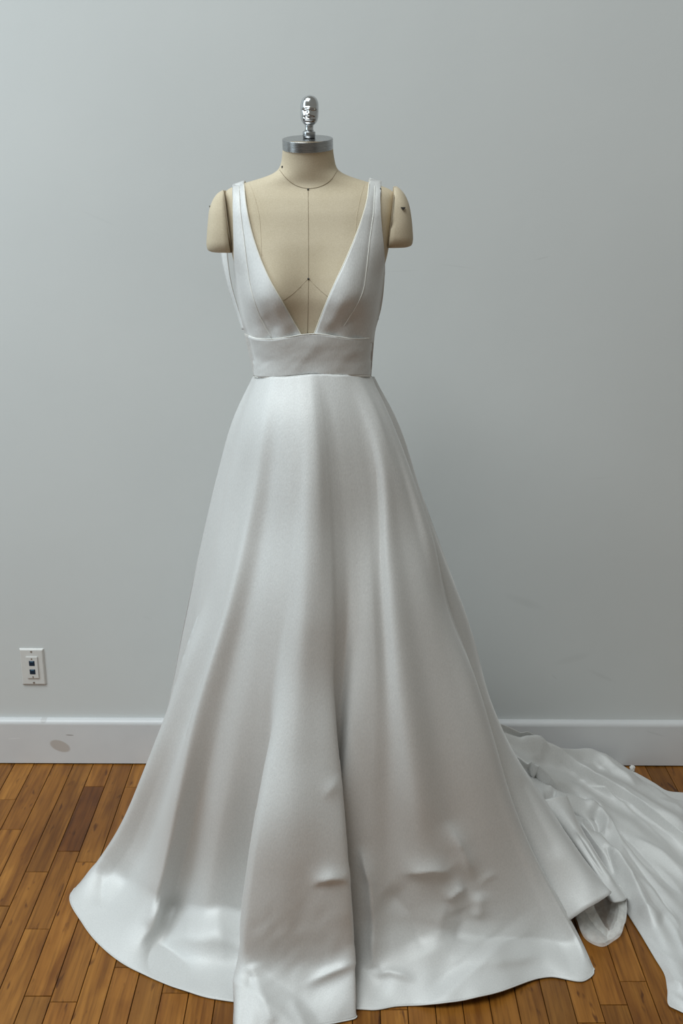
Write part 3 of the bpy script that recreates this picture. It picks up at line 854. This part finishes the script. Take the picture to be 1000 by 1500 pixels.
d -= fold(X, Y, [(530, 1428), (540, 1420), (560, 1418)], .003, 6, 6, .3, 1.05)
d += fold(X, Y, [(700, 1420), (760, 1408), (800, 1395)], .004, 14, 14, .3, 1.05)
d += .0035*vnoise(X/24 + 3, Y/30, 12)*np.clip((Y-1280)/90, 0, 1)*np.clip((800-X)/80, 0, 1)
d += -fold(X, Y, [(538, 620), (551, 688), (556, 780), (556.5, 870)], .0022, 6, 3.5, .35) + fold(X, Y, [(545, 630), (559, 700), (564, 800), (570, 870)], .0020, 7, 12, .3)
d *= np.clip((Y - 560)/40, 0, 1)
dL += d*np.clip((ri - 13.2)/0.5, 0, 1)
GL = GL + nrm*dL[..., None]
GL[..., 2] = np.maximum(GL[..., 2], .0025)
skl = grid_obj('skirt_front', GL, SATIN, gown, thick=.0014)
# hem stitching: rolled edge along both front hems
tube('rolled_hem', GL[-1] + np.array((0, 0, .0004)), .0016, SATIN, skl, 6)

# back right panel with the free hem above the tulle, and the layer behind it
SB = [
 ([(535,552,2.215),(545,600,2.215),(572,690,2.22),(605,800,2.215),(632,900,2.205),(668,1000,2.19),(694,1080,2.165),(725,1173,2.135),(758,1243,2.105),(800,1310,2.06),(832,1350,2.02)]),
 ([(543,552,2.218),(565,600,2.212),(600,690,2.21),(632,790,2.205),(664,900,2.195),(700,1010,2.178),(729,1100,2.155),(762,1180,2.128),(800,1250,2.092),(832,1300,2.055),(856,1333,2.018)]),
 ([(545,552,2.225),(575,608,2.222),(608,700,2.225),(640,795,2.225),(674,900,2.215),(711,1020,2.198),(741,1098,2.18),(783,1172,2.15),(826,1240,2.105),(857,1286,2.065),(877,1321,2.03)]),
 ([(547,552,2.24),(583,625,2.25),(618,728,2.255),(648,810,2.26),(682,903,2.25),(725,1045,2.235),(750,1100,2.22),(794,1169,2.19),(838,1236,2.145),(874,1285,2.095),(894,1309,2.05)]),
 ([(546,552,2.26),(580,625,2.29),(614,728,2.32),(644,810,2.34),(678,903,2.34),(720,1045,2.33),(745,1100,2.31),(790,1169,2.27),(834,1236,2.21),(871,1285,2.145),(891,1306,2.09)]),
]
GB = smooth_grid(across([catmull([at_y(*q) for q in k], 140) for k in SB], 12), 4)
X, Y = to_px(GB); nrm = grid_normals(GB)
d = -fold(X, Y, [(760, 1130), (790, 1200), (820, 1262)], .005, 8, 10, .2) + .003*vnoise(X/30, Y/80, 21)
GB = GB + nrm*d[..., None]
skb = grid_obj('skirt_back_panel', GB, SATIN, gown, thick=.0014)
n_ = GB.shape[1]
h0 = GB[-1, :40]
hb = np.stack([h0 + np.array((0, .002 + .012*t, -.0005 - .012*t)) for t in np.linspace(0, 1, 5)], axis=0)
grid_obj('hem_facing', hb, SATIN, skb, thick=.001)

# fold between that panel and the train
SF = [
 ([(780,1168,2.30),(805,1195,2.28),(840,1240,2.24),(870,1285,2.18),(886,1312,2.13)]),
 ([(797,1171,2.295),(822,1200,2.265),(850,1240,2.22),(880,1283,2.155),(900,1322,2.085)]),
 ([(813,1167,2.30),(834,1200,2.262),(860,1240,2.215),(890,1286,2.15),(911,1320,2.09)]),
 ([(828,1165,2.315),(850,1212,2.27),(876,1256,2.215),(905,1297,2.155),(918,1316,2.12)]),
 ([(826,1170,2.36),(848,1215,2.31),(874,1258,2.26),(902,1299,2.20),(912,1318,2.17)]),
]
GF = smooth_grid(across([catmull([at_y(*q) for q in k], 60) for k in SF], 10), 3)
X, Y = to_px(GF); nrm = grid_normals(GF)
d = -fold(X, Y, [(840, 1215), (865, 1255), (890, 1290)], .006, 5, 5, .2) + fold(X, Y, [(852, 1222), (872, 1258), (900, 1300)], .004, 5, 5, .2)
GF = GF + nrm*d[..., None]
grid_obj('skirt_back_fold', GF, SATIN, gown, thick=.0014)

# back of the skirt, closing the gown towards the wall
A = [rail_y(*[SL[0][0]], NV, SL[0][1])]
def back_rail(x_top, x_bot, y_top, y_bot, zend=.004):
    z0 = at_y(455, 551, YM)[2]
    pts = []
    for t in np.linspace(0, 1, 10):
        pts.append((x_top + (x_bot-x_top)*t**1.1, y_top + (y_bot-y_top)*t**1.05, z0 + (zend-z0)*t))
    return catmull(pts, NV)
cxw = float(at_y(458, 551, YM)[0])
A += [back_rail(cxw-.075, -.42, 2.275, 2.62), back_rail(cxw-.03, -.18, 2.288, 2.715), back_rail(cxw+.03, .02, 2.288, 2.725),
      back_rail(cxw+.06, .16, 2.28, 2.68), catmull([at_y(*q) for q in SB[4]], NV)]
GK = across(A, 10)
grid_obj('skirt_back', smooth_grid(GK, 2), SATIN, gown, thick=.0014)

# ---- train: fold lines running from the skirt out to the right, (px, py, height)
TR = [
 [(715,1058,.25),(735,1063,.235),(760,1073,.205),(785,1085,.165),(815,1099,.115),(840,1098,.09),(868,1096,.075),(882,1105,.055),(905,1122,.027),(930,1140,.008),(965,1160,.006),(985,1172,.006),(1010,1175,.006),(1100,1195,.006)],
 [(722,1068,.225),(760,1084,.178),(785,1095,.138),(815,1110,.095),(845,1117,.066),(880,1130,.037),(915,1150,.020),(950,1172,.012),(1000,1200,.010),(1100,1240,.010)],
 [(728,1072,.225),(765,1082,.197),(790,1085,.180),(803,1087,.172),(832,1110,.125),(871,1141,.078),(913,1163,.053),(952,1192,.040),(986,1216,.033),(1050,1260,.022),(1110,1300,.015)],
 [(740,1092,.195),(772,1108,.158),(792,1119,.124),(828,1128,.098),(868,1158,.052),(915,1183,.030),(960,1213,.020),(1000,1240,.015),(1100,1300,.010)],
 [(752,1106,.185),(771,1120,.167),(790,1129,.152),(808,1141,.128),(840,1149,.096),(875,1172,.066),(915,1205,.042),(960,1240,.030),(1000,1268,.025),(1100,1330,.015)],
 [(760,1126,.15),(780,1138,.122),(798,1155,.10),(818,1166,.082),(845,1172,.064),(868,1200,.038),(893,1225,.026),(930,1255,.018),(1000,1310,.013),(1100,1380,.010)],
 [(790,1166,.12),(825,1167,.102),(853,1171,.088),(882,1187,.068),(905,1222,.052),(945,1270,.036),(1000,1340,.028),(1100,1440,.010)],
 [(810,1182,.09),(845,1196,.058),(868,1214,.040),(884,1240,.030),(912,1268,.036),(952,1318,.028),(1000,1390,.018),(1060,1480,.010)],
 [(830,1202,.08),(865,1226,.064),(891,1243,.066),(913,1264,.058),(933,1306,.046),(952,1341,.036),(966,1376,.026),(985,1420,.019),(1010,1470,.012),(1030,1500,.007)],
 [(832,1212,.06),(863,1253,.032),(888,1288,.014),(914,1331,.005),(938,1369,.004),(960,1406,.004),(973,1428,.004),(977,1450,.004),(982,1475,.004),(1000,1481,.004)],
]
T = []
for q, k in enumerate(TR):                       # every fold starts out of sight under the back of the skirt
    pts = [at_z(*w) for w in k]
    T.append(catmull([pts[0] + np.array((-.17 if q < 7 else -.09, .0, .0))] + pts, 220))
drop = T[0].copy(); drop[:, 2] = .003; drop[:, 1] = np.minimum(drop[:, 1] + .05, WALL_Y - .024)
T[0][:, 1] = np.minimum(T[0][:, 1], WALL_Y - .026)
lip = T[0] + np.array((0, .010, -.012)); lip[:, 2] = np.maximum(lip[:, 2], .003); lip[:, 1] = np.minimum(lip[:, 1], WALL_Y - .0255)
GT = across([drop, lip] + T, 20)
GT = smooth_grid(GT, 4)
X, Y = to_px(GT)
h = GT[..., 2]
d = np.zeros(X.shape)
d += fold(X, Y, [(801, 1088), (792, 1103), (790, 1120)], .012, 4, 14, .2)
d += fold(X, Y, [(771, 1122), (785, 1128), (800, 1142), (815, 1162)], .012, 4, 6, .15)
d -= fold(X, Y, [(776, 1128), (784, 1136)], .016, 5, 5, .2)
d -= fold(X, Y, [(797, 1168), (815, 1164)], .014, 5, 5, .2)
d -= fold(X, Y, [(866, 1186), (876, 1200), (880, 1222)], .016, 8, 7, .2)
d += fold(X, Y, [(855, 1172), (878, 1182), (890, 1203), (884, 1230)], .010, 7, 6, .2)
d += fold(X, Y, [(886, 1243), (905, 1250), (922, 1284), (940, 1320), (958, 1362)], .008, 8, 7, .15)
d -= fold(X, Y, [(887, 1235), (896, 1262), (903, 1284)], .008, 4, 4, .2)
d += fold(X, Y, [(832, 1130), (860, 1132), (880, 1150), (895, 1172)], .006, 10, 7, .25)
for k, (x0, y0, x1, y1, a) in enumerate(((845, 1105, 895, 1140, .006), (890, 1130, 935, 1158, .004), (905, 1195, 1000, 1245, .006), (920, 1225, 1010, 1290, .005),
                                          (895, 1180, 960, 1190, .004), (940, 1250, 1010, 1330, .005), (935, 1285, 1000, 1372, .005), (965, 1330, 1010, 1420, .004),
                                          (940, 1190, 1010, 1215, .005), (960, 1175, 1010, 1200, .004), (930, 1330, 975, 1350, .006), (965, 1440, 1005, 1450, .004))):
    d += fold(X, Y, [(x0, y0), ((x0+x1)/2 + 4, (y0+y1)/2 - 4), (x1, y1)], a, 5 + k % 3*2, 9 - k % 2*3, .3)
d += fold(X, Y, [(803, 1087), (832, 1109), (871, 1142), (913, 1163), (952, 1193), (986, 1218), (1030, 1250)], .010, 9, 5, .12, 1.0)
d -= fold(X, Y, [(842, 1126), (876, 1152), (920, 1176), (960, 1206), (1000, 1234)], .007, 3, 8, .2, 1.0)
d += fold(X, Y, [(852, 1150), (890, 1160), (930, 1200), (1000, 1262)], .008, 6, 9, .2, 1.0)
d -= fold(X, Y, [(900, 1215), (940, 1250), (1000, 1318)], .006, 4, 8, .2, 1.0)
d += fold(X, Y, [(760, 1076), (782, 1082), (803, 1087)], .010, 8, 8, .3, 1.0) - fold(X, Y, [(812, 1108), (835, 1122), (860, 1145)], .010, 6, 9, .25, 1.0)
d += fold(X, Y, [(870, 1098), (885, 1112), (905, 1134), (935, 1158)], .010, 9, 7, .3, 1.1) - fold(X, Y, [(840, 1108), (866, 1116), (890, 1136)], .010, 9, 8, .3, 1.1)
d += fold(X, Y, [(858, 1190), (852, 1212), (872, 1240), (893, 1268)], .008, 6, 6, .3, 1.0) - fold(X, Y, [(905, 1232), (930, 1262), (958, 1300), (990, 1352)], .008, 7, 9, .25, 1.0)
d *= 1.4
al, ac = X*.78 + Y*.62, -X*.62 + Y*.78
r1 = .5 - np.abs(vnoise(al/120, ac/30, 31)*2); r2 = .5 - np.abs(vnoise(al/70 + 9, ac/13 + 3, 33)*2)
d += .008*r1 + .0025*r2*np.clip((X - 840)/60, .3, 1) + .007*vnoise(al/70, ac/36, 35)
edge = np.ones(X.shape)
ncol = GT.shape[1]; cc = np.arange(ncol)
edge *= np.clip(np.minimum(cc - 26, ncol - 1 - cc)/12, 0.05, 1)[None, :]
GT[..., 2] = np.maximum(h + d*edge, .003)
train = grid_obj('train', GT, SATIN, gown, thick=.0014)
train['label'] = 'rumpled satin train spread over the floor to the right'

# tulle underskirt bunched under the back hem: sagging layers, each a sheet between an outer and an inner edge
def swag(outer, inner, bulge, n=48, mcols=18):
    a, b_ = catmull([at_y(*q) for q in outer], n), catmull([at_y(*q) for q in inner], n)
    t = np.linspace(0, 1, mcols)[None, :, None]
    Gs = a[:, None]*(1-t) + b_[:, None]*t
    sgrid = np.linspace(0, 1, n)[:, None]
    Gs[..., 1] -= bulge*np.sin(math.pi*t[..., 0])*np.sin(math.pi*sgrid)
    Gs[..., 1] += .0022*np.sin(sgrid*26 + 4*t[..., 0])
    Gs[..., 2] = np.maximum(Gs[..., 2], .003)
    grid_obj('tulle_underskirt', Gs, TULLE, gown)
U1 = [(842, 1332, 2.060), (848, 1358, 2.035), (860, 1379, 2.008), (880, 1386, 1.998), (902, 1377, 2.012), (914, 1356, 2.045), (918, 1322, 2.100)]
swag(U1, [(852, 1325, 2.085), (866, 1342, 2.070), (878, 1356, 2.055), (888, 1364, 2.045), (896, 1354, 2.06), (900, 1338, 2.085), (904, 1318, 2.115)], .012)
swag([(846, 1328, 2.09), (852, 1362, 2.045), (866, 1380, 2.015), (884, 1384, 2.012), (900, 1372, 2.03), (911, 1350, 2.07), (914, 1320, 2.12)],
     [(870, 1320, 2.11), (872, 1335, 2.10), (878, 1345, 2.09), (884, 1350, 2.085), (890, 1342, 2.095), (893, 1332, 2.105), (896, 1318, 2.12)], .020)
swag([(850, 1322, 2.075), (862, 1344, 2.058), (874, 1360, 2.042), (890, 1374, 2.025)], [(868, 1324, 2.08), (876, 1340, 2.065), (884, 1354, 2.052), (894, 1366, 2.036)], .004)
swag([(918, 1318, 2.108), (917, 1345, 2.066), (907, 1368, 2.030), (890, 1378, 2.012)], [(905, 1318, 2.105), (905, 1340, 2.07), (898, 1358, 2.045), (888, 1370, 2.028)], .006)
swag([(838, 1318, 2.15), (850, 1360, 2.07), (880, 1378, 2.045), (910, 1360, 2.07), (920, 1310, 2.17)], [(850, 1295, 2.17), (865, 1300, 2.16), (880, 1302, 2.155), (895, 1300, 2.16), (908, 1295, 2.18)], .0)

# ------------------------------------------------------------------ scrap on the floor by the baseboard
c = at_z(925, 1131, 0)
rr = np.random.RandomState(4)
bm = bmesh.new(); bmesh.ops.create_icosphere(bm, subdivisions=3, radius=1)
for v in bm.verts:
    k = 1 + .35*math.sin(5*v.co.x + 3*v.co.y) * math.cos(4*v.co.z + 2*v.co.x) + .12*rr.rand()
    v.co = Vector((v.co.x*.0065*k, v.co.y*.006*k, .0095 + v.co.z*.0095*k)) + Vector((c[0], c[1], 0.0005))
zmin = min(v.co.z for v in bm.verts)
for v in bm.verts: v.co.z -= zmin - .0004; v.co -= Vector((c[0], c[1], 0))
o = bm_obj('lint_scrap', bm, mat_plain('white_lint', (0.75, 0.73, 0.70), 0.9, 0, .1, 300), None, True)
o.location = (c[0], c[1], 0)
o['label'] = 'small white scrap of lint on the floor beside the baseboard'; o['category'] = 'lint'
